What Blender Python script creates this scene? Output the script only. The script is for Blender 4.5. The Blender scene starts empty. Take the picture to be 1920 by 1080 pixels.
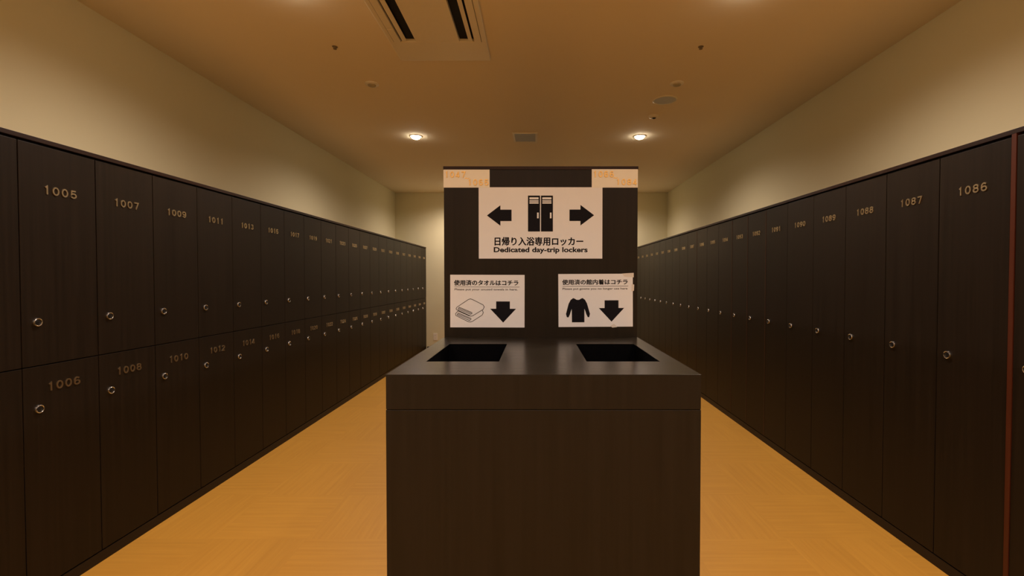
import bpy, bmesh, math, random
from mathutils import Vector, Matrix
random.seed(7)
scene = bpy.context.scene
col = scene.collection
PI = math.pi

# ------------------------------------------------------------------ camera
EYE = 1.225
F = 883.0                                  # focal length in pixels of a 1920 px wide frame
cd = bpy.data.cameras.new('camera')
cd.sensor_width = 36.0
cd.lens = F / 1920 * 36
cd.shift_x = -46 / 1920
cd.clip_start = 0.05
cam = bpy.data.objects.new('camera', cd)
col.objects.link(cam)
cam.location = (0, 0, EYE)
cam.rotation_euler = (PI / 2 - math.atan(18 / F), 0, 0)
scene.camera = cam

# ------------------------------------------------------------------ world, colour
w = bpy.data.worlds.new('world')
scene.world = w
w.use_nodes = True
w.node_tree.nodes['Background'].inputs[0].default_value = (0, 0, 0, 1)
w.node_tree.nodes['Background'].inputs[1].default_value = 0
vs = scene.view_settings
vs.view_transform = 'Standard'
vs.look = 'None'
vs.exposure = 0.0
vs.gamma = 1
vs.use_curve_mapping = False

LAMP_COLOUR = (1.0, 0.82, 0.73)
LAMP_WATT = 73.0
LAMP_CONE = 160
LAMP_BLEND = 0.9

# ------------------------------------------------------------------ sizes
XL, XR = -1.879, 1.696                     # faces of the two locker rows
WL, WR = -2.405, 2.225                     # side walls
YB, YF = 8.03, -4.4                        # end wall, wall behind
HC = EYE + 1.455                           # ceiling
HL = 1.755                                 # top of the locker rows
PITCH = 0.3
LY0, RY0 = 1.714, 1.690                    # near edge of the first whole column, left and right
NCOL = 21
AISLE_L, AISLE_R = -1.235, 1.055           # lines of ceiling fittings

# ------------------------------------------------------------------ materials
def new_mat(name):
    m = bpy.data.materials.new(name)
    m.use_nodes = True
    nt = m.node_tree
    return m, nt, nt.nodes['Principled BSDF']

def plain(name, colour, rough=0.5, metal=0.0, spec=0.5, noise=0.06, nscale=40.0):
    m, nt, b = new_mat(name)
    N, L = nt.nodes, nt.links
    tc = N.new('ShaderNodeTexCoord')
    nz = N.new('ShaderNodeTexNoise')
    nz.inputs['Scale'].default_value = nscale
    L.new(tc.outputs['Object'], nz.inputs['Vector'])
    mx = N.new('ShaderNodeMix')
    mx.data_type = 'RGBA'
    L.new(nz.outputs['Fac'], mx.inputs['Factor'])
    mx.inputs['A'].default_value = tuple(c * (1 - noise) for c in colour) + (1,)
    mx.inputs['B'].default_value = tuple(min(1, c * (1 + noise)) for c in colour) + (1,)
    L.new(mx.outputs['Result'], b.inputs['Base Color'])
    b.inputs['Roughness'].default_value = rough
    b.inputs['Metallic'].default_value = metal
    b.inputs['Specular IOR Level'].default_value = spec
    return m

def wood(name, dark, light, rough, spec, axis='Z', coat=0.0):
    m, nt, b = new_mat(name)
    N, L = nt.nodes, nt.links
    tc = N.new('ShaderNodeTexCoord')
    oi = N.new('ShaderNodeObjectInfo')
    mul = N.new('ShaderNodeMath')
    mul.operation = 'MULTIPLY'
    mul.inputs[1].default_value = 37.0
    L.new(oi.outputs['Random'], mul.inputs[0])
    add = N.new('ShaderNodeVectorMath')
    L.new(tc.outputs['Object'], add.inputs[0])
    L.new(mul.outputs[0], add.inputs[1])
    mp = N.new('ShaderNodeMapping')
    s = {'X': (1.2, 60, 60), 'Y': (60, 1.2, 60), 'Z': (60, 60, 1.2)}[axis]
    mp.inputs['Scale'].default_value = s
    L.new(add.outputs[0], mp.inputs['Vector'])
    n1 = N.new('ShaderNodeTexNoise')
    n1.inputs['Scale'].default_value = 1.0
    n1.inputs['Detail'].default_value = 5
    n1.inputs['Roughness'].default_value = 0.65
    L.new(mp.outputs[0], n1.inputs['Vector'])
    rp = N.new('ShaderNodeValToRGB')
    rp.color_ramp.elements[0].position = 0.3
    rp.color_ramp.elements[0].color = dark + (1,)
    rp.color_ramp.elements[1].position = 0.72
    rp.color_ramp.elements[1].color = light + (1,)
    L.new(n1.outputs['Fac'], rp.inputs['Fac'])
    L.new(rp.outputs['Color'], b.inputs['Base Color'])
    mr = N.new('ShaderNodeMapRange')
    mr.inputs['To Min'].default_value = rough - 0.05
    mr.inputs['To Max'].default_value = rough + 0.05
    L.new(n1.outputs['Fac'], mr.inputs['Value'])
    L.new(mr.outputs[0], b.inputs['Roughness'])
    b.inputs['Specular IOR Level'].default_value = spec
    bp = N.new('ShaderNodeBump')
    bp.inputs['Strength'].default_value = 0.05
    bp.inputs['Distance'].default_value = 0.001
    L.new(n1.outputs['Fac'], bp.inputs['Height'])
    L.new(bp.outputs[0], b.inputs['Normal'])
    if coat:
        b.inputs['Coat Weight'].default_value = coat
        b.inputs['Coat Roughness'].default_value = 0.15
    return m

def floor_material():
    m, nt, b = new_mat('parquet_floor')
    N, L = nt.nodes, nt.links
    tc = N.new('ShaderNodeTexCoord')
    def streak(scale, seed):
        mp = N.new('ShaderNodeMapping')
        mp.inputs['Scale'].default_value = scale
        mp.inputs['Location'].default_value = (seed, seed * 1.7, 0)
        L.new(tc.outputs['Object'], mp.inputs['Vector'])
        n = N.new('ShaderNodeTexNoise')
        n.inputs['Scale'].default_value = 1.0
        n.inputs['Detail'].default_value = 6
        n.inputs['Roughness'].default_value = 0.6
        L.new(mp.outputs[0], n.inputs['Vector'])
        return n
    a = streak((2.2, 45, 1), 3.1)
    c = streak((45, 2.2, 1), 7.7)
    ch = N.new('ShaderNodeTexChecker')
    ch.inputs['Scale'].default_value = 1 / 0.45
    ch.inputs['Color1'].default_value = (1, 1, 1, 1)
    ch.inputs['Color2'].default_value = (0, 0, 0, 1)
    mpc = N.new('ShaderNodeMapping')
    mpc.inputs['Location'].default_value = (0.18, 0.06, 0.1)
    L.new(tc.outputs['Object'], mpc.inputs['Vector'])
    L.new(mpc.outputs[0], ch.inputs['Vector'])
    mx = N.new('ShaderNodeMix')
    L.new(ch.outputs['Fac'], mx.inputs['Factor'])
    L.new(a.outputs['Fac'], mx.inputs['A'])
    L.new(c.outputs['Fac'], mx.inputs['B'])
    rp = N.new('ShaderNodeValToRGB')
    e = rp.color_ramp.elements
    e[0].position, e[0].color = 0.25, (0.615, 0.305, 0.041, 1)
    e[1].position, e[1].color = 0.75, (0.71, 0.37, 0.054, 1)
    L.new(mx.outputs['Result'], rp.inputs['Fac'])
    br = N.new('ShaderNodeTexBrick')               # per-block tone
    br.offset = 0.0
    br.inputs['Scale'].default_value = 1.0
    br.inputs['Brick Width'].default_value = 0.45
    br.inputs['Row Height'].default_value = 0.45
    br.inputs['Mortar Size'].default_value = 0.0008
    br.inputs['Color1'].default_value = (0.95, 0.945, 0.94, 1)
    br.inputs['Color2'].default_value = (1.0, 1.0, 1.0, 1)
    br.inputs['Mortar'].default_value = (0.95, 0.94, 0.93, 1)
    L.new(mpc.outputs[0], br.inputs['Vector'])
    mu = N.new('ShaderNodeMix')
    mu.data_type = 'RGBA'
    mu.blend_type = 'MULTIPLY'
    mu.inputs['Factor'].default_value = 1
    L.new(rp.outputs['Color'], mu.inputs['A'])
    L.new(br.outputs['Color'], mu.inputs['B'])
    L.new(mu.outputs['Result'], b.inputs['Base Color'])
    b.inputs['Roughness'].default_value = 0.5
    b.inputs['Specular IOR Level'].default_value = 0.35
    return m

def wall_material(name, colour):
    m, nt, b = new_mat(name)
    N, L = nt.nodes, nt.links
    tc = N.new('ShaderNodeTexCoord')
    n = N.new('ShaderNodeTexNoise')
    n.inputs['Scale'].default_value = 220
    n.inputs['Detail'].default_value = 3
    L.new(tc.outputs['Object'], n.inputs['Vector'])
    n2 = N.new('ShaderNodeTexNoise')
    n2.inputs['Scale'].default_value = 1.3
    L.new(tc.outputs['Object'], n2.inputs['Vector'])
    mx = N.new('ShaderNodeMix')
    mx.data_type = 'RGBA'
    L.new(n2.outputs['Fac'], mx.inputs['Factor'])
    mx.inputs['A'].default_value = tuple(c * 0.97 for c in colour) + (1,)
    mx.inputs['B'].default_value = colour + (1,)
    L.new(mx.outputs['Result'], b.inputs['Base Color'])
    bp = N.new('ShaderNodeBump')
    bp.inputs['Strength'].default_value = 0.15
    bp.inputs['Distance'].default_value = 0.001
    L.new(n.outputs['Fac'], bp.inputs['Height'])
    L.new(bp.outputs[0], b.inputs['Normal'])
    b.inputs['Roughness'].default_value = 0.85
    b.inputs['Specular IOR Level'].default_value = 0.2
    return m

def emitter(name, colour, strength):
    m, nt, b = new_mat(name)
    b.inputs['Base Color'].default_value = (0.8, 0.8, 0.8, 1)
    b.inputs['Emission Color'].default_value = colour + (1,)
    b.inputs['Emission Strength'].default_value = strength
    return m

M_DOOR = wood('dark_wood_door', (0.0135, 0.0090, 0.0050), (0.0215, 0.0145, 0.0082), 0.48, 0.17)
M_CARC = wood('dark_wood_carcass', (0.010, 0.007, 0.005), (0.020, 0.014, 0.010), 0.5, 0.3)
M_CAP = wood('dark_wood_capping', (0.016, 0.0070, 0.0036), (0.028, 0.0120, 0.0062), 0.5, 0.25, 'X')
M_PLINTH = wood('dark_wood_plinth', (0.012, 0.008, 0.006), (0.020, 0.0135, 0.010), 0.5, 0.3, 'X')
M_PANEL = wood('dark_wood_panel', (0.0095, 0.0070, 0.0042), (0.0150, 0.0112, 0.0068), 0.45, 0.22)
M_TOP = wood('dark_wood_countertop', (0.018, 0.0145, 0.0095), (0.026, 0.0212, 0.0145), 0.24, 0.2, 'X')
M_RED = wood('red_brown_edge', (0.062, 0.0150, 0.0050), (0.10, 0.025, 0.0085), 0.5, 0.3)
M_EDGE = wood('brown_edge', (0.055, 0.024, 0.011), (0.085, 0.038, 0.018), 0.45, 0.4)
M_BLACK = plain('unlit_bin_black', (0.0015, 0.0015, 0.002), 0.8, 0, 0.05)  # near-black stands in for the lack of light inside the counter
M_BRASS = plain('brass', (0.66, 0.53, 0.33), 0.38, 1.0)
M_CHROME = plain('chrome', (0.60, 0.59, 0.56), 0.24, 1.0)
M_KEYWAY = plain('dark_keyway', (0.015, 0.015, 0.015), 0.45, 0.3)
M_WALL = wall_material('cream_wallpaper', (0.77, 0.705, 0.455))
M_CEIL = wall_material('ceiling_paint', (0.95, 0.84, 0.64))
M_FLOOR = floor_material()
M_PAPER = plain('laminated_paper', (0.81, 0.86, 0.93), 0.28, 0, 0.5, 0.01)
M_PAPER2 = plain('cream_card', (0.86, 0.87, 0.80), 0.4, 0, 0.4, 0.01)
M_INK = plain('black_ink', (0.006, 0.006, 0.010), 0.6, 0, 0.12)
M_GOLD = plain('gold_foil', (0.95, 0.66, 0.24), 0.35, 0.35)
M_TAPE = plain('clear_tape', (0.72, 0.71, 0.69), 0.12, 0, 0.7, 0.01)
M_WHITE = plain('white_plastic', (0.88, 0.82, 0.68), 0.4, 0, 0.4, 0.02)
M_GREY = plain('grey_mesh', (0.60, 0.67, 0.80), 0.5, 0, 0.3, 0.03)
M_DARKGAP = plain('dark_slot', (0.006, 0.006, 0.007), 0.6, 0, 0.2)
M_BRONZE = plain('dull_metal', (0.26, 0.20, 0.11), 0.4, 0.5)
M_TAN = plain('tan_plastic', (0.45, 0.40, 0.26), 0.4)
M_LENS = emitter('lamp_lens', (1.0, 0.86, 0.66), 55.0)

# ------------------------------------------------------------------ mesh helpers
def box(bm, x0, x1, y0, y1, z0, z1):
    v = [bm.verts.new(p) for p in ((x0, y0, z0), (x1, y0, z0), (x1, y1, z0), (x0, y1, z0),
                                   (x0, y0, z1), (x1, y0, z1), (x1, y1, z1), (x0, y1, z1))]
    for f in ((3, 2, 1, 0), (4, 5, 6, 7), (0, 1, 5, 4), (1, 2, 6, 5), (2, 3, 7, 6), (3, 0, 4, 7)):
        bm.faces.new([v[i] for i in f])
    return v

def lathe(bm, prof, n=32, mat=None, cap=True):
    """profile of (radius, height) swept about z, then moved by mat"""
    rings = []
    for r, z in prof:
        ring = []
        for k in range(n):
            a = 2 * PI * k / n
            p = Vector((r * math.cos(a), r * math.sin(a), z))
            ring.append(bm.verts.new(mat @ p if mat else p))
        rings.append(ring)
    for a, b in zip(rings, rings[1:]):
        for k in range(n):
            bm.faces.new((a[k], a[(k + 1) % n], b[(k + 1) % n], b[k]))
    if cap:
        bm.faces.new(rings[0][::-1])
        bm.faces.new(rings[-1])

def prism(bm, pts, y0, y1):
    """closed outline of (x, z) given a thickness along y"""
    a = [bm.verts.new((x, y0, z)) for x, z in pts]
    b = [bm.verts.new((x, y1, z)) for x, z in pts]
    n = len(pts)
    bm.faces.new(a)
    bm.faces.new(b[::-1])
    for k in range(n):
        bm.faces.new((a[k], b[k], b[(k + 1) % n], a[(k + 1) % n]))

def mesh_of(name, bm, m, bevel=0.0, smooth=False):
    bmesh.ops.recalc_face_normals(bm, faces=bm.faces)
    if bevel:
        es = [e for e in bm.edges if len(e.link_faces) == 2 and e.calc_face_angle(0) > 0.6]
        bmesh.ops.bevel(bm, geom=es, offset=bevel, segments=2, affect='EDGES', profile=0.6)
    me = bpy.data.meshes.new(name)
    bm.to_mesh(me)
    bm.free()
    me.materials.append(m)
    if smooth:
        for p in me.polygons:
            p.use_smooth = True
        me.set_sharp_from_angle(angle=0.7)
    return me

def link(name, me, parent=None, loc=(0, 0, 0), label=None):
    o = bpy.data.objects.new(name, me)
    col.objects.link(o)
    o.location = loc
    if parent:
        o.parent = parent
    if label:
        o['label'] = label
    return o

def obj(name, bm, m, parent=None, loc=(0, 0, 0), bevel=0.0, smooth=False, label=None):
    return link(name, mesh_of(name, bm, m, bevel, smooth), parent, loc, label)

def boxobj(name, b, m, parent=None, bevel=0.0, label=None):
    bm = bmesh.new()
    box(bm, *b)
    return obj(name, bm, m, parent, bevel=bevel, label=label)

def tag(o, label, cat, group=None):
    o['label'] = label
    o['category'] = cat
    if group:
        o['group'] = group
    return o

def thing(name, label, cat, loc=(0, 0, 0), rz=0.0, group=None):
    o = bpy.data.objects.new(name, None)
    o.empty_display_size = 0.1
    col.objects.link(o)
    o.location = loc
    o.rotation_euler = (0, 0, rz)
    return tag(o, label, cat, group)

def struct(name, b, m):
    o = boxobj(name, b, m)
    o['kind'] = 'structure'
    return o

def text_mesh(name, body, m, width, height, depth, bold=0.0, spacing=1.0, res=4, heavy=0.0):
    """lettering in the x-z plane, centred, front at y=-depth, scaled to width x height"""
    c = bpy.data.curves.new(name, 'FONT')
    c.body = body
    c.size = 1
    c.offset = bold
    c.space_character = spacing
    c.resolution_u = res
    c.extrude = 0.5
    o = bpy.data.objects.new(name, c)
    col.objects.link(o)
    bpy.context.view_layer.update()
    me = bpy.data.meshes.new_from_object(o.evaluated_get(bpy.context.evaluated_depsgraph_get()))
    bpy.data.objects.remove(o)
    bpy.data.curves.remove(c)
    xs = [v.co.x for v in me.vertices]
    ys = [v.co.y for v in me.vertices]
    x0, x1, y0, y1 = min(xs), max(xs), min(ys), max(ys)
    for v in me.vertices:
        p = v.co.copy()
        v.co = ((p.x - (x0 + x1) / 2) / (x1 - x0) * width,
                -(p.z + 0.5) * depth,
                (p.y - (y0 + y1) / 2) / (y1 - y0) * height)
    if heavy:                                 # heavier strokes: the same glyphs printed again a hair to the side
        bm = bmesh.new()
        e = heavy * height
        for k, (dx, dz) in enumerate(((0, 0), (e, 0), (-e, 0), (0, e * .7), (0, -e * .7), (e * .7, e * .5), (-e * .7, -e * .5))):
            n0 = len(bm.verts)
            bm.from_mesh(me)
            bm.verts.ensure_lookup_table()
            for v in bm.verts[n0:]:
                v.co.x += dx
                v.co.z += dz
                v.co.y -= k * 0.00002
        bm.to_mesh(me)
        bm.free()
    me.name = name
    me.materials.clear()
    me.materials.append(m)
    return me

# digits cut from sheet metal: centre lines in a box 0..W by 0..1, wide rounded grotesque
DW, DS = 0.80, 0.165
def arc(cx, cy, rx, ry, a0, a1, n=10):
    return [(cx + rx * math.cos(math.radians(a0 + (a1 - a0) * k / n)),
             cy + ry * math.sin(math.radians(a0 + (a1 - a0) * k / n))) for k in range(n + 1)]
def digit_lines(ch):
    h = DS / 2
    l, r_, b, t = h, DW - h, h, 1 - h
    m = (l + r_) / 2
    rx = (r_ - l) / 2
    if ch == '0':
        return [(arc(m, 0.5, rx, 0.5 - h, 0, 360, 24)[:-1], True)]
    if ch == '1':
        return [([(m - 0.14, 0.77), (m + 0.06, t), (m + 0.06, 0)], False)]
    if ch == '2':
        return [(arc(m, 0.68, rx, t - 0.68, 165, -35, 12) + [(l + 0.02, b), (r_, b)], False)]
    if ch == '3':
        return [(arc(m, 0.725, rx * 0.9, t - 0.725, 160, -90, 12) + arc(m, (0.525 + b) / 2, rx, (0.525 - b) / 2, 90, -160, 12)[1:], False)]
    if ch == '4':
        return [([(r_ + 0.04, 0.25), (l, 0.25), (m + 0.12, t)], False), ([(m + 0.14, t + 0.04), (m + 0.14, 0)], False)]
    if ch == '5':
        return [([(r_ - 0.02, t), (l + 0.10, t), (l + 0.04, 0.47)] + arc(m, 0.34, rx, 0.34 - b, 140, -155, 14)[1:], False)]
    if ch == '6':
        return [(arc(m, 0.32, rx, 0.32 - b, 0, 360, 20)[:-1], True),
                ([(l, 0.32)] + arc(m, 0.55, rx, t - 0.55, 180, 40, 10), False)]
    if ch == '7':
        return [([(l - 0.03, t), (r_, t), (m - 0.08, 0)], False)]
    if ch == '8':
        return [(arc(m, 0.725, rx * 0.88, t - 0.725, 0, 360, 18)[:-1], True),
                (arc(m, (0.535 + b) / 2, rx, (0.535 - b) / 2, 0, 360, 20)[:-1], True)]
    return [([(DW - x, 1 - y) for x, y in pl], c) for pl, c in digit_lines('6')]

def ribbon(bm, pts, closed, half, y0, y1, fn):
    P = [Vector(p) for p in pts]
    n = len(P)
    L_, R_ = [], []
    for k in range(n):
        a = P[k - 1] if (k > 0 or closed) else None
        c = P[(k + 1) % n] if (k < n - 1 or closed) else None
        d0 = (P[k] - a).normalized() if a is not None else None
        d1 = (c - P[k]).normalized() if c is not None else None
        if d0 is None:
            d0 = d1
        if d1 is None:
            d1 = d0
        n0, n1 = Vector((-d0.y, d0.x)), Vector((-d1.y, d1.x))
        mt = (n0 + n1).normalized()
        q = half / max(0.45, mt.dot(n0))
        L_.append(P[k] + mt * q)
        R_.append(P[k] - mt * q)
    vs_ = []
    for a, b in zip(L_, R_):
        row = []
        for p in (a, b):
            x, z = fn(p)
            row += [bm.verts.new((x, y0, z)), bm.verts.new((x, y1, z))]
        vs_.append(row)
    m = n if closed else n - 1
    for k in range(m):
        u, v = vs_[k], vs_[(k + 1) % n]
        bm.faces.new((u[0], v[0], v[2], u[2]))
        bm.faces.new((u[1], u[3], v[3], v[1]))
        bm.faces.new((u[0], u[1], v[1], v[0]))
        bm.faces.new((u[2], v[2], v[3], u[3]))
    if not closed:
        for w_ in (vs_[0], vs_[-1]):
            bm.faces.new((w_[0], w_[2], w_[3], w_[1]))

def number_mesh(body, m, width, height, depth):
    bm = bmesh.new()
    n = len(body)
    gap = 0.30
    total = n * DW + (n - 1) * gap
    for k, ch in enumerate(body):
        for q, (pl, closed) in enumerate(digit_lines(ch)):
            fn = lambda p: (((k * (DW + gap) + p.x) / total - 0.5) * width, (p.y - 0.5) * height)
            ribbon(bm, pl, closed, DS / 2, -depth - 0.00025 * q, 0, fn)
    return mesh_of('number', bm, m)

# ------------------------------------------------------------------ room shell
struct('floor', (WL - .1, WR + .1, YF - .1, YB + .1, -.1, 0), M_FLOOR)
struct('ceiling', (WL - .1, WR + .1, YF - .1, YB + .1, HC, HC + .1), M_CEIL)
struct('wall_left', (WL - .1, WL, YF, YB, 0, HC), M_WALL)
struct('wall_right', (WR, WR + .1, YF, YB, 0, HC), M_WALL)
struct('wall_back', (WL - .1, WR + .1, YB, YB + .1, 0, HC), M_WALL)
struct('wall_front', (WL - .1, WR + .1, YF - .1, YF, 0, HC), M_WALL)
struct('baseboard_back', (XL + .01, XR - .01, YB - .008, YB, 0, .06), M_CARC)

# ------------------------------------------------------------------ lockers
Z_PL, Z_MID, Z_CAP = 0.046, 0.895, HL - 0.017
D_L = abs(WL - XL) - 0.003
D_R = abs(WR - XR) - 0.003

def carcass_mesh(z0, z1, depth):
    bm = bmesh.new()
    w = PITCH / 2 - 0.0004
    t = 0.016
    h = z1 - z0
    box(bm, -w, -w + t, 0.022, depth, 0, h)
    box(bm, w - t, w, 0.022, depth, 0, h)
    box(bm, -w + t, w - t, 0.022, depth, 0, t)
    box(bm, -w + t, w - t, 0.022, depth, h - t, h)
    box(bm, -w + t, w - t, depth - 0.008, depth, t, h - t)
    return mesh_of('carcass', bm, M_CARC)

def door_mesh(h):
    bm = bmesh.new()
    box(bm, -PITCH / 2 + 0.002, PITCH / 2 - 0.002, 0.0, 0.020, 0, h)
    return mesh_of('door', bm, M_DOOR, 0.0012)

def lock_meshes():
    r = Matrix.Rotation(PI / 2, 4, 'X')       # local z of the lathe -> -y
    bm = bmesh.new()
    lathe(bm, [(0.0165, 0), (0.0165, 0.003), (0.0152, 0.0062), (0.0135, 0.0070), (0.0118, 0.0060), (0.0112, 0.002)], 28, r)
    ring = mesh_of('lock', bm, M_CHROME, smooth=True)
    bm = bmesh.new()
    lathe(bm, [(0.0110, 0.001), (0.0110, 0.0040), (0.0100, 0.0048)], 24, r)
    box(bm, -0.0012, 0.0012, -0.0052, -0.0046, -0.006, 0.006)
    barrel = mesh_of('key_barrel', bm, M_KEYWAY, smooth=True)
    return ring, barrel

ME_LOCK, ME_BARREL = lock_meshes()

def make_locker(name, z0, z1, dz0, dz1, depth, lock_x, lock_z):
    """first locker of a kind; origin on the face of the row at the locker's own base"""
    t = thing(name, '', 'locker')
    link('carcass', carcass_mesh(z0, z1, depth), t)
    link('door', door_mesh(dz1 - dz0), t, (0, 0, dz0 - z0))
    lk = link('lock', ME_LOCK, t, (lock_x, 0, lock_z - z0), 'chrome cylinder lock')
    link('key_barrel', ME_BARREL, lk)
    return t

def copy_tree(o, parent=None):
    c = o.copy()
    col.objects.link(c)
    if parent:
        c.parent = parent
    for ch in list(o.children):
        copy_tree(ch, c)
    return c

LOCK_L = -PITCH / 2 + 0.054
protos = {
    'up': (make_locker('locker', Z_MID, Z_CAP, Z_MID + 0.002, Z_CAP - 0.010, D_L, LOCK_L, 1.060), Z_MID, 1.564),
    'low': (make_locker('locker', Z_PL, Z_MID, Z_PL + 0.006, Z_MID - 0.002, D_L, LOCK_L, 0.732), Z_PL, 0.808),
    'tall': (make_locker('locker', Z_PL, Z_CAP, Z_PL + 0.006, Z_CAP - 0.010, D_R, LOCK_L, 0.910), Z_PL, 1.572),
}
used = set()
ORD = ['', 'first', 'second', 'third', 'fourth', 'fifth', 'sixth', 'seventh', 'eighth', 'ninth', 'tenth',
       'eleventh', 'twelfth', 'thirteenth', 'fourteenth', 'fifteenth', 'sixteenth', 'seventeenth',
       'eighteenth', 'nineteenth', 'twentieth', 'twenty-first']

def put_locker(kind, number, loc, rz, label, group, num_w=0.130):
    src, z0, num_z = protos[kind]
    if kind in used:
        o = copy_tree(src)
        for ch in o.children:                 # each locker carries its own number
            if ch.name.startswith('number'):
                bpy.data.objects.remove(ch)
    else:
        o = src
        used.add(kind)
    o.location = loc
    o.rotation_euler = (0, 0, rz)
    tag(o, label, 'locker', group)
    return o, z0, num_z

pending = []
for i in range(-1, NCOL):
    y = LY0 + PITCH * (i + 0.5)
    far = NCOL - i
    for kind, n, tier, zz in (('up', 1005 + 2 * i, 'upper', Z_MID), ('low', 1006 + 2 * i, 'lower', Z_PL)):
        if i < 0:
            lab = f'{tier} dark wood locker cut off by left picture edge, beside locker {n + 2}'
        elif i <= 7:
            lab = f'{tier} dark wood locker numbered {n} in the left row'
        else:
            nm = 'the last' if far == 1 else ORD[far]
            lab = f'{tier} dark wood locker {n} in left row, {nm} from its far end' if far > 1 else \
                  f'{tier} dark wood locker {n} at the far end of the left row'
        o, z0, nz = put_locker(kind, n, (XL, y, zz), PI / 2, lab, f'{tier} lockers in the left row')
        pending.append((o, n, z0, nz, 0.130))
for i in range(-1, NCOL):
    y = RY0 + PITCH * (i + 0.5) - (0.018 if i < 0 else 0)
    n = 1086 + i
    far = NCOL - i
    if i < 0:
        lab = 'tall dark wood locker cut off by right picture edge, before the red-brown strip'
    elif i <= 5:
        lab = f'tall dark wood locker numbered {n} in the right row'
    elif far > 1:
        lab = f'tall dark wood locker {n} in right row, {ORD[far]} from its far end'
    else:
        lab = f'tall dark wood locker {n} at the far end of the right row'
    o, z0, nz = put_locker('tall', n, (XR, y, Z_PL), -PI / 2, lab, 'tall lockers in the right row')
    pending.append((o, n, z0, nz, 0.124))
    if i in (6, 7, 8, 11):
        bm = bmesh.new()
        box(bm, PITCH / 2 - 0.0018, PITCH / 2 + 0.0016, -0.002, 0.018, 0.006, Z_CAP - 0.010 - Z_PL)
        obj('edge_strip', bm, M_EDGE, o, label='thin lighter brown edge strip')
for o, n, z0, nz, wd in pending:              # brass numbers screwed to the doors
    door = [c for c in o.children if c.name.startswith('door')][0]
    me = number_mesh(str(n), M_BRASS, wd, 0.033, 0.0028)
    link('number', me, door, (0.0, 0, nz - z0 - door.location.z), f'brass number {n}')

# red-brown filler strip, capping boards and plinths
yl0, yl1 = LY0 - PITCH, LY0 + NCOL * PITCH
yr0, yr1 = RY0 - PITCH - 0.018, RY0 + NCOL * PITCH
tag(boxobj('filler_strip', (XR - 0.002, XR + 0.03, RY0 - 0.0172, RY0 - 0.0006, Z_PL, Z_CAP), M_RED),
    'narrow red-brown upright wood strip between lockers at the right picture edge', 'trim')
def xboard(name, length, depth, z0, z1, m, loc, rz, bev=0.001):
    bm = bmesh.new()
    box(bm, 0, length, 0, depth, z0, z1)
    o = obj(name, bm, m, None, loc, bevel=bev)
    o.rotation_euler = (0, 0, rz)
    return o
tag(xboard('capping_board', yl1 - yl0 + 0.008, D_L + 0.002, Z_CAP, HL, M_CAP, (XL + 0.002, yl0, 0), PI / 2),
    'long dark wood capping board along the top of the left locker row', 'trim')
tag(xboard('capping_board', yr1 - yr0 + 0.008, D_R + 0.002, Z_CAP, HL, M_CAP, (XR - 0.002, yr1 + 0.008, 0), -PI / 2),
    'long dark wood capping board along the top of the right locker row', 'trim')
tag(xboard('plinth', yl1 - yl0, D_L - 0.004, 0, Z_PL, M_PLINTH, (XL - 0.002, yl0, 0), PI / 2),
    'low dark wood plinth on the floor under the left locker row', 'plinth')
tag(xboard('plinth', yr1 - yr0, D_R - 0.004, 0, Z_PL, M_PLINTH, (XR + 0.002, yr1, 0), -PI / 2),
    'low dark wood plinth on the floor under the right locker row', 'plinth')

# ------------------------------------------------------------------ island with its end panel
BX0, BX1 = -0.370, 0.404
YP = 1.887                                  # face of the end panel
S = F / YP                                  # 468 px per metre on that face
ZP = EYE + 0.4466
Y_END = 7.62
isl = thing('locker_island', 'free-standing dark wood locker island whose tall end panel carries the signs', 'locker island',
            ((BX0 + BX1) / 2, YP, 0))
hw = (BX1 - BX0) / 2
boxobj('end_panel', (-hw, hw, 0, 0.025, 0, ZP - 0.013), M_PANEL, isl, 0.001)
boxobj('top_panel', (-hw - 0.002, hw + 0.002, -0.002, Y_END - YP, ZP - 0.013, ZP), M_CAP, isl, 0.001)
boxobj('carcass', (-hw + 0.024, hw - 0.024, 0.026, Y_END - YP, 0, ZP - 0.0135), M_CARC, isl)
bm = bmesh.new()
box(bm, -0.01, 0.01, 0.002, PITCH - 0.002, Z_PL + 0.006, ZP - 0.022)
ime = mesh_of('door', bm, M_DOOR, 0.0012)
for s in (-1, 1):
    for k in range(19):
        link('door', ime, isl, (s * (hw - 0.0135), 0.032 + k * PITCH, 0))

# ------------------------------------------------------------------ return counter with two openings
YC = 1.149
ZT = EYE - 0.2356
ZLIP = EYE - 0.3214
cnt = thing('return_counter', 'dark wood towel return counter with two square openings in its top', 'counter',
            ((BX0 + BX1) / 2, YC, 0))
def plate(xs, ys, holes, z0, z1):
    bm = bmesh.new()
    top = {}
    bot = {}
    for i, x in enumerate(xs):
        for j, y in enumerate(ys):
            top[i, j] = bm.verts.new((x, y, z1))
            bot[i, j] = bm.verts.new((x, y, z0))
    nx, ny = len(xs) - 1, len(ys) - 1
    solid = lambda i, j: 0 <= i < nx and 0 <= j < ny and (i, j) not in holes
    for i in range(nx):
        for j in range(ny):
            if not solid(i, j):
                continue
            bm.faces.new((top[i, j], top[i + 1, j], top[i + 1, j + 1], top[i, j + 1]))
            bm.faces.new((bot[i, j], bot[i, j + 1], bot[i + 1, j + 1], bot[i + 1, j]))
            for (di, dj, a, b) in ((-1, 0, (i, j), (i, j + 1)), (1, 0, (i + 1, j), (i + 1, j + 1)),
                                   (0, -1, (i, j), (i + 1, j)), (0, 1, (i, j + 1), (i + 1, j + 1))):
                if not solid(i + di, j + dj):
                    bm.faces.new((top[a], top[b], bot[b], bot[a]))
    return bm
cx = (BX0 + BX1) / 2
HX = [(-0.313, -0.106), (0.142, 0.350)]
HY = (1.331, 1.691)
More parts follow.
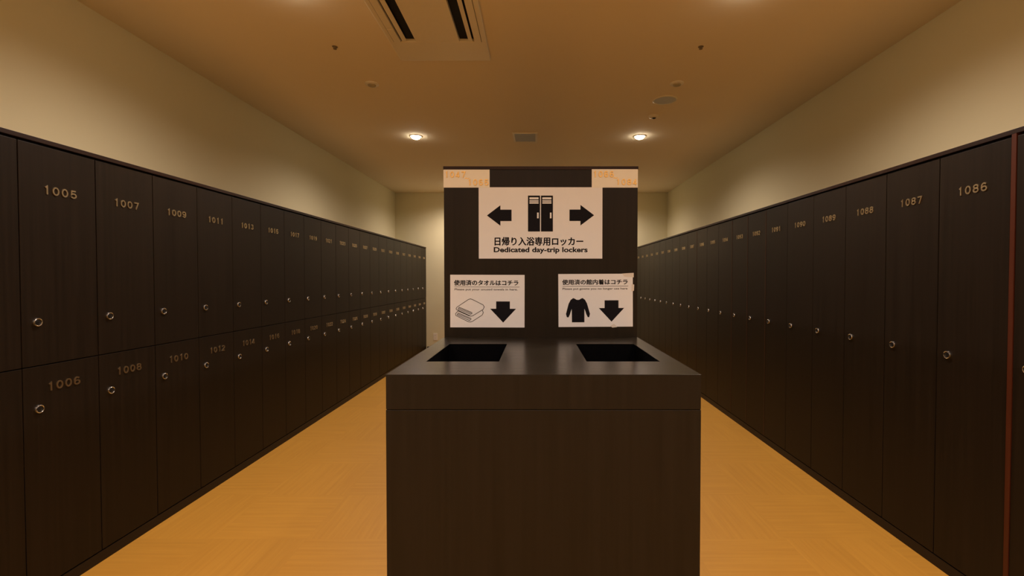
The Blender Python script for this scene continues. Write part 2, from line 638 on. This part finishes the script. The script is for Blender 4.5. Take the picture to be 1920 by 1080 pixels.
xs = [BX0 - cx, HX[0][0] - cx, HX[0][1] - cx, HX[1][0] - cx, HX[1][1] - cx, BX1 - cx]
ys = [0, HY[0] - YC, HY[1] - YC, YP - 0.003 - YC]
obj('countertop', plate(xs, ys, {(1, 1), (3, 1)}, ZT - 0.0015, ZT), M_TOP, cnt, bevel=0.0004, label='glossy dark countertop')
bm = plate([xs[0] + 0.0005, xs[0] + 0.02, xs[-1] - 0.02, xs[-1] - 0.0005], [0.0005, 0.02, ys[-1] - 0.02, ys[-1]], {(1, 1)}, ZLIP, ZT - 0.0016)
obj('apron', bm, M_PANEL, cnt, bevel=0.0008)
d = YP - 0.003 - YC
boxobj('front_panel', (-hw, hw, 0, 0.02, 0, ZLIP - 0.0016), M_PANEL, cnt, 0.0015)
for s in (-1, 1):
    boxobj('side_panel', (s * hw - (0.02 if s > 0 else 0), s * hw + (0 if s > 0 else 0.02), 0.0205, d, 0, ZLIP - 0.0016), M_PANEL, cnt, 0.001)
boxobj('back_panel', (-hw + 0.0205, hw - 0.0205, d - 0.02, d, 0, ZLIP - 0.0016), M_PANEL, cnt)
boxobj('shadow_gap', (-hw + 0.004, hw - 0.004, 0.004, 0.018, ZLIP - 0.004, ZLIP + 0.003), M_CARC, cnt)
for a, b in HX:
    bm = bmesh.new()
    x0, x1, y0, y1, z0, z1 = a - cx - 0.006, b - cx + 0.006, HY[0] - YC - 0.006, HY[1] - YC + 0.006, 0.25, ZT - 0.0017
    t = 0.003
    box(bm, x0, x1, y0, y1, z0, z0 + t)
    box(bm, x0, x0 + t, y0, y1, z0 + t, z1)
    box(bm, x1 - t, x1, y0, y1, z0 + t, z1)
    box(bm, x0 + t, x1 - t, y0, y0 + t, z0 + t, z1)
    box(bm, x0 + t, x1 - t, y1 - t, y1, z0 + t, z1)
    obj('dark_bin_inside', bm, M_BLACK, cnt, label='bin under the opening, its unlit inside painted black')  # black box paints the darkness seen through each opening

# ------------------------------------------------------------------ signs on the end panel
def sx(x): return (x - 1006) / S           # measured on the photograph, at the panel's own depth
def sz(y): return EYE + (522 - y) / S
INK = 0.0004
class Sign:
    def __init__(self, name, label, x0, x1, y0, y1, m, part='sheet', thick=0.0015, tilt=0.0, group=None, cat='sign'):
        self.cx, self.cz = (sx(x0) + sx(x1)) / 2, (sz(y0) + sz(y1)) / 2
        self.t = thick
        self.o = thing(name, label, cat, (self.cx, YP - 0.0003, self.cz), 0, group)
        self.o.rotation_euler = (0, tilt, 0)
        w2, h2 = (sx(x1) - sx(x0)) / 2, (sz(y0) - sz(y1)) / 2
        boxobj(part, (-w2, w2, -thick, 0, -h2, h2), m, self.o)
    def p(self, x, y):
        return sx(x) - self.cx, sz(y) - self.cz
    def shape(self, name, outlines, m=None, level=0):
        bm = bmesh.new()
        f = -self.t - INK * level
        for pts in outlines:
            prism(bm, [self.p(*q) for q in pts], f - INK, f)
        return obj(name, bm, m or M_INK, self.o)
    def text(self, name, body, x0, x1, y0, y1, m=None, bold=0.015, depth=INK, res=4, spacing=1.0, heavy=0.0):
        a, b = self.p(x0, y0), self.p(x1, y1)
        me = text_mesh(name, body, m or M_INK, b[0] - a[0], a[1] - b[1], depth, bold, spacing, res, heavy)
        return link(name, me, self.o, ((a[0] + b[0]) / 2, -self.t, (a[1] + b[1]) / 2))
    def line(self, name, polys, width):
        """drawn outline: a ribbon along each polyline"""
        bm = bmesh.new()
        hwid = width / S / 2
        for pl in polys:
            pts = [Vector(self.p(*q)) for q in pl]
            for a, b in zip(pts, pts[1:]):
                dvec = (b - a).normalized() * hwid
                n = Vector((-dvec.y, dvec.x))
                q = [a - dvec * .6 + n, a - dvec * .6 - n, b + dvec * .6 - n, b + dvec * .6 + n]
                prism(bm, [(v.x, v.y) for v in q], -self.t - INK, -self.t)
        return obj(name, bm, M_INK, self.o)

def rect(x0, y0, x1, y1): return [(x0, y0), (x1, y0), (x1, y1), (x0, y1)]

# the large day-trip sign
s = Sign('direction_sign', 'large white locker sign with two black arrows and two-door locker pictogram', 898, 1129, 352, 485, M_PAPER)
s.shape('arrow', [[(913.3, 404.5), (938.5, 385.5), (938.5, 393.7), (959.3, 393.7), (959.3, 415), (938.5, 415), (938.5, 423.6)]])
s.shape('arrow', [[(1113.5, 404.0), (1088, 384.8), (1088, 393.5), (1067.5, 393.5), (1067.5, 414.8), (1088, 414.8), (1088, 423.2)]])
s.shape('locker_pictogram', [rect(990, 367.5, 1012.5, 434.4), rect(1014.3, 367.5, 1036.6, 434.4)])
lv = []
for x0, x1 in ((992.8, 1009.8), (1016.8, 1033.8)):
    lv += [rect(x0, 370.8, x1, 374.6), rect(x0, 376.4, x1, 378.8), rect(x0, 380.0, x1, 382.4)]
for q in lv:
    s.shape('louvre_mark', [q], M_PAPER, 1)
for q in (rect(1007.0, 399.2, 1010.0, 409.8), rect(1031.0, 399.2, 1034.0, 409.8)):
    s.shape('handle_mark', [q], M_PAPER, 1)
s.text('japanese_text', '日帰り入浴専用ロッカー', 928, 1093, 445, 460.5, bold=0, heavy=0.035)
s.text('english_text', 'Dedicated day-trip lockers', 926, 1101.5, 463.5, 476.0, bold=0.03)

# small number cards in the upper corners
def card(label, x0, x1, y0, a, b, g):
    c = Sign('number_card', label, x0, x1, y0, 352.6, M_PAPER2, 'card', 0.002, cat='sign', group=g)
    for body, xa, xb, ya, yb in ((a, x0 + 2, x0 + 41, y0 + 3.5, y0 + 15), (b, x1 - 41, x1 - 2, y0 + 18, y0 + 29.5)):
        p0, p1 = c.p(xa, ya), c.p(xb, yb)
        link('number', number_mesh(body, M_GOLD, p1[0] - p0[0], p0[1] - p1[1], 0.003), c.o,
             ((p0[0] + p1[0]) / 2, -c.t, (p0[1] + p1[1]) / 2))
    c.text('wave_dash', '~', x0 + 40, x0 + 48, y0 + 15.0, y0 + 17.6, M_GOLD, 0.01, 0.001)
card('cream card with gold numbers 1047 to 1065 at the panel top left', 832.5, 918.5, 319.3, '1047', '1065', 'number cards on the panel')
card('cream card with gold numbers 1066 to 1084 at the panel top right', 1109, 1195, 318.5, '1066', '1084', 'number cards on the panel')

# laminated towel notice
s = Sign('towel_notice', 'laminated white notice with folded towels drawing, above the left opening', 844.2, 983.5, 515.3, 614, M_PAPER, tilt=0.003,
         group='return notices above the openings')
s.text('japanese_text', '使用済のタオルはコチラ', 851.5, 971.5, 525.3, 535.2, bold=0, heavy=0.04)
s.shape('rule', [rect(852, 537.6, 974, 538.3)])
s.text('english_text', 'Please put your unused towels in here.', 852.5, 970.5, 540.8, 545.6, bold=0.01, res=3)
k = 8.306
def tw(*pts): return [(830 + x / k, 500 + y / k) for x, y in pts]
s.line('towels_drawing', [
    tw((210, 655), (225, 630), (400, 512), (432, 502), (465, 512), (630, 595), (648, 625), (632, 665), (470, 765), (440, 772), (215, 670), (210, 655)),
    tw((258, 632), (455, 715), (455, 735), (430, 742), (240, 662)), tw((240, 662), (258, 632)), tw((260, 650), (440, 725)),
    tw((240, 690), (200, 735), (205, 762), (400, 858), (432, 862), (465, 852), (615, 755), (634, 715), (618, 680)),
    tw((245, 722), (440, 805), (440, 825), (415, 838), (225, 752)), tw((225, 752), (245, 722)), tw((245, 740), (425, 815)),
    tw((240, 690), (420, 770))], 1.0)
s.shape('arrow', [tw((833, 540), (1047, 540), (1047, 655), (1143, 655), (943, 870), (740, 655), (833, 655))])

# laminated clothes notice, taped on
s = Sign('clothes_notice', 'laminated white notice with long-sleeved top silhouette, above the right opening', 1047, 1186.5, 513.5, 612.8, M_PAPER, tilt=-0.006,
         group='return notices above the openings')
s.text('japanese_text', '使用済の館内着はコチラ', 1054.5, 1176.5, 524, 533.6, bold=0, heavy=0.04)
s.shape('rule', [rect(1055, 536.2, 1178, 536.9)])
s.text('english_text', 'Please put gowns you no longer use here', 1055, 1176.5, 539.3, 544.2, bold=0.01, res=3)
def sh(*pts): return [(1030 + x / k, 500 + y / k) for x, y in pts]
s.shape('top_silhouette', [sh((372, 487), (398, 497), (420, 512), (445, 516), (470, 512), (490, 497), (518, 487), (555, 515), (585, 570), (605, 640),
                              (632, 735), (620, 785), (598, 787), (575, 740), (560, 690), (545, 655), (545, 865), (350, 865), (348, 655), (335, 690),
                              (318, 745), (298, 787), (272, 785), (258, 735), (280, 650), (300, 575), (332, 515))])
s.shape('arrow', [sh((860, 525), (1077, 525), (1077, 645), (1165, 645), (967, 858), (770, 645), (860, 645))])
s.shape('tape', [[(1166, 513.2), (1188.2, 512.0), (1188.2, 520.5), (1171, 519)]], M_TAPE, 0)
s.shape('tape', [[(1184.2, 533), (1189.2, 534), (1188.6, 545.5), (1184, 546.5)]], M_TAPE, 0)
s.shape('tape', [[(1144, 611.5), (1151, 607), (1157, 613.6), (1148, 614.6)]], M_TAPE, 0)

# ------------------------------------------------------------------ ceiling fittings
def flip(): return Matrix.Rotation(PI, 4, 'X')
def downlight(x, y, label, group):
    t = thing('downlight', label, 'ceiling light', (x, y, HC), 0, group)
    bm = bmesh.new()
    lathe(bm, [(0.064, 0.0), (0.064, 0.003), (0.060, 0.006), (0.050, 0.006), (0.047, 0.002), (0.047, 0.0)], 36, flip(), cap=False)
    obj('trim_ring', bm, M_WHITE, t, smooth=True)
    bm = bmesh.new()
    lathe(bm, [(0.0468, 0.0005), (0.0465, 0.008), (0.042, 0.018), (0.030, 0.026), (0.012, 0.030)], 32, flip())
    obj('lens', bm, M_LENS, t, smooth=True, label='glowing warm lens')
    ld = bpy.data.lights.new('lamp', 'SPOT')
    ld.energy = LAMP_WATT
    ld.color = LAMP_COLOUR
    ld.spot_size = math.radians(LAMP_CONE)
    ld.spot_blend = LAMP_BLEND
    ld.shadow_soft_size = 0.04
    lo = bpy.data.objects.new('lamp', ld)
    col.objects.link(lo)
    lo.parent = t
    lo.location = (0, 0, -0.06)
LY = [4.848, 2.356, 7.34, -0.14, -2.63]  # unseen rows continue the spacing, added to brighten signs and end wall
lit = {2.356: "cut off by the picture's top edge", 7.34: 'hidden behind the sign panel',
       -0.14: 'unseen overhead beside the viewpoint', -2.63: 'unseen near the wall behind the viewpoint'}
for y in LY:
    for x, side in ((AISLE_L, 'left'), (AISLE_R, 'right')):
        where = lit.get(y, f'{side} of the vent grille')
        downlight(x, y, f'round glowing ceiling downlight over the {side} aisle, {where}', 'ceiling downlights')
downlight(-0.09, -0.32, 'added unseen ceiling lamp behind the viewpoint, brightening the signs, between the two aisles', 'ceiling downlights')  # extra lamp put in out of view to brighten the sign panel

# sprinkler heads: small dark nubs
for x, side in ((-1.266, 'left'), (1.032, 'right')):
    t = thing('sprinkler_head', f'tiny dark sprinkler head on the ceiling over the {side} aisle', 'sprinkler', (x, 2.988, HC), 0, 'dark sprinkler heads')
    bm = bmesh.new()
    lathe(bm, [(0.017, 0), (0.017, 0.002), (0.013, 0.004)], 24, flip())
    obj('escutcheon', bm, M_BRONZE, t, smooth=True)
    bm = bmesh.new()
    lathe(bm, [(0.008, 0.003), (0.008, 0.010), (0.005, 0.013)], 16, flip())
    obj('nozzle', bm, M_BRONZE, t, smooth=True)
    bm = bmesh.new()
    lathe(bm, [(0.011, 0.013), (0.011, 0.015)], 20, flip())
    obj('deflector', bm, M_BRONZE, t)

# flat round detectors
for x, y, side in ((-1.23, 3.549, 'left'), (1.046, 3.54, 'right')):
    t = thing('heat_detector', f'small flat round detector on the ceiling over the {side} aisle', 'detector', (x, y, HC), 0, 'flat round detectors')
    bm = bmesh.new()
    lathe(bm, [(0.050, 0), (0.050, 0.006), (0.044, 0.011)], 32, flip())
    obj('base_plate', bm, M_WHITE, t, smooth=True)
    bm = bmesh.new()
    lathe(bm, [(0.030, 0.010), (0.028, 0.018), (0.016, 0.023), (0.004, 0.024)], 28, flip())
    obj('sensor_cap', bm, M_TAN, t, smooth=True)

# loudspeaker
t = thing('ceiling_speaker', 'large grey round flush loudspeaker on the ceiling over the right aisle', 'speaker', (1.047, 3.87, HC))
bm = bmesh.new()
lathe(bm, [(0.098, 0), (0.098, 0.004), (0.093, 0.007), (0.088, 0.007), (0.087, 0.003)], 40, flip(), cap=False)
obj('rim', bm, M_WHITE, t, smooth=True)
bm = bmesh.new()
lathe(bm, [(0.0872, 0.0005), (0.0872, 0.004), (0.05, 0.0062), (0.01, 0.0068)], 40, flip())
obj('grille', bm, M_GREY, t, smooth=True)

# motion sensor with a slanted dark eye
t = thing('motion_sensor', 'small white sensor with dark eye on the ceiling, nearest the right downlight', 'sensor', (1.05, 4.24, HC))
bm = bmesh.new()
lathe(bm, [(0.046, 0), (0.046, 0.008), (0.040, 0.018), (0.030, 0.022)], 32, flip())
obj('housing', bm, M_WHITE, t, smooth=True)
bm = bmesh.new()
lathe(bm, [(0.018, 0.020), (0.017, 0.024), (0.011, 0.028), (0.003, 0.029)], 24, flip())
obj('eye', bm, M_KEYWAY, t, smooth=True)

# square exhaust grille
t = thing('exhaust_grille', 'rectangular grey vent grille on the ceiling above the sign panel', 'vent', (-0.117, 4.88, HC))
bm = plate([-0.125, -0.105, 0.105, 0.125], [-0.155, -0.135, 0.135, 0.155], {(1, 1)}, -0.010, 0.0)
obj('frame', bm, M_WHITE, t, bevel=0.001)
bm = bmesh.new()
box(bm, -0.104, 0.104, -0.134, 0.134, -0.0015, 0)
obj('backing', bm, M_DARKGAP, t)
bm = bmesh.new()
for j in range(14):
    y0 = -0.132 + j * 0.0192
    box(bm, -0.104, 0.104, y0, y0 + 0.011, -0.008, -0.005)
obj('louvre', bm, M_GREY, t)

# two-way air conditioner cassette
AX, AY0, AY1 = -0.598, 1.90, 3.134
DR = 0.022
ac = thing('air_conditioner', 'white two-slot air conditioner cassette set flush in the ceiling', 'air conditioner', (AX, (AY0 + AY1) / 2, HC))
hl = (AY1 - AY0) / 2
io = hl - 0.25
bm = plate([-0.295, -0.222, 0.222, 0.295], [-hl, -io, io, hl], {(1, 1)}, -DR, 0)
obj('frame', bm, M_WHITE, ac, bevel=0.006)
boxobj('intake_panel', (-0.132, 0.132, -io + 0.002, io - 0.002, -DR - 0.001, -0.001), M_WHITE, ac, 0.002)
for sgn in (-1, 1):
    a, b = sorted((sgn * 0.133, sgn * 0.2215))
    boxobj('outlet_slot', (a, b, -io + 0.001, io - 0.001, -0.003, 0), M_DARKGAP, ac, label='dark air outlet')
    # tilted flap in each outlet
    bm = bmesh.new()
    box(bm, -0.0125, 0.0125, -io + 0.012, io - 0.012, -0.0012, 0.0012)
    fl = obj('flap', bm, M_WHITE, ac, (sgn * 0.199, 0, -DR + 0.002))
    fl.rotation_euler = (0, sgn * 0.22, 0)
    # removable side strip with its end joints
    st = boxobj('side_strip', (min(sgn * 0.224, sgn * 0.264), max(sgn * 0.224, sgn * 0.264), -io + 0.152, io - 0.152, -DR - 0.003, -DR + 0.001), M_WHITE, ac)
    for e in (-1, 1):
        boxobj('end_strip', (min(sgn * 0.224, sgn * 0.264), max(sgn * 0.224, sgn * 0.264), min(e * (io - 0.148), e * (io + 0.0)),
                             max(e * (io - 0.148), e * (io + 0.0)), -DR - 0.003, -DR + 0.001), M_WHITE, ac)
    boxobj('joint_line', (min(sgn * 0.2645, sgn * 0.2665), max(sgn * 0.2645, sgn * 0.2665), -io, io, -DR - 0.001, -DR + 0.0005), M_DARKGAP, ac)

# wall outlet
t = thing('wall_outlet', 'small cream power outlet low on the back wall beside the left lockers', 'outlet', (-1.728, YB, 0.229))
boxobj('face_plate', (-0.035, 0.035, -0.007, 0, -0.06, 0.06), M_WHITE, t, 0.002)
bm = bmesh.new()
for zc in (-0.022, 0.022):
    for xx in (-0.007, 0.007):
        box(bm, xx - 0.001, xx + 0.001, -0.0076, -0.006, zc - 0.005, zc + 0.005)
obj('sockets', bm, M_KEYWAY, t)
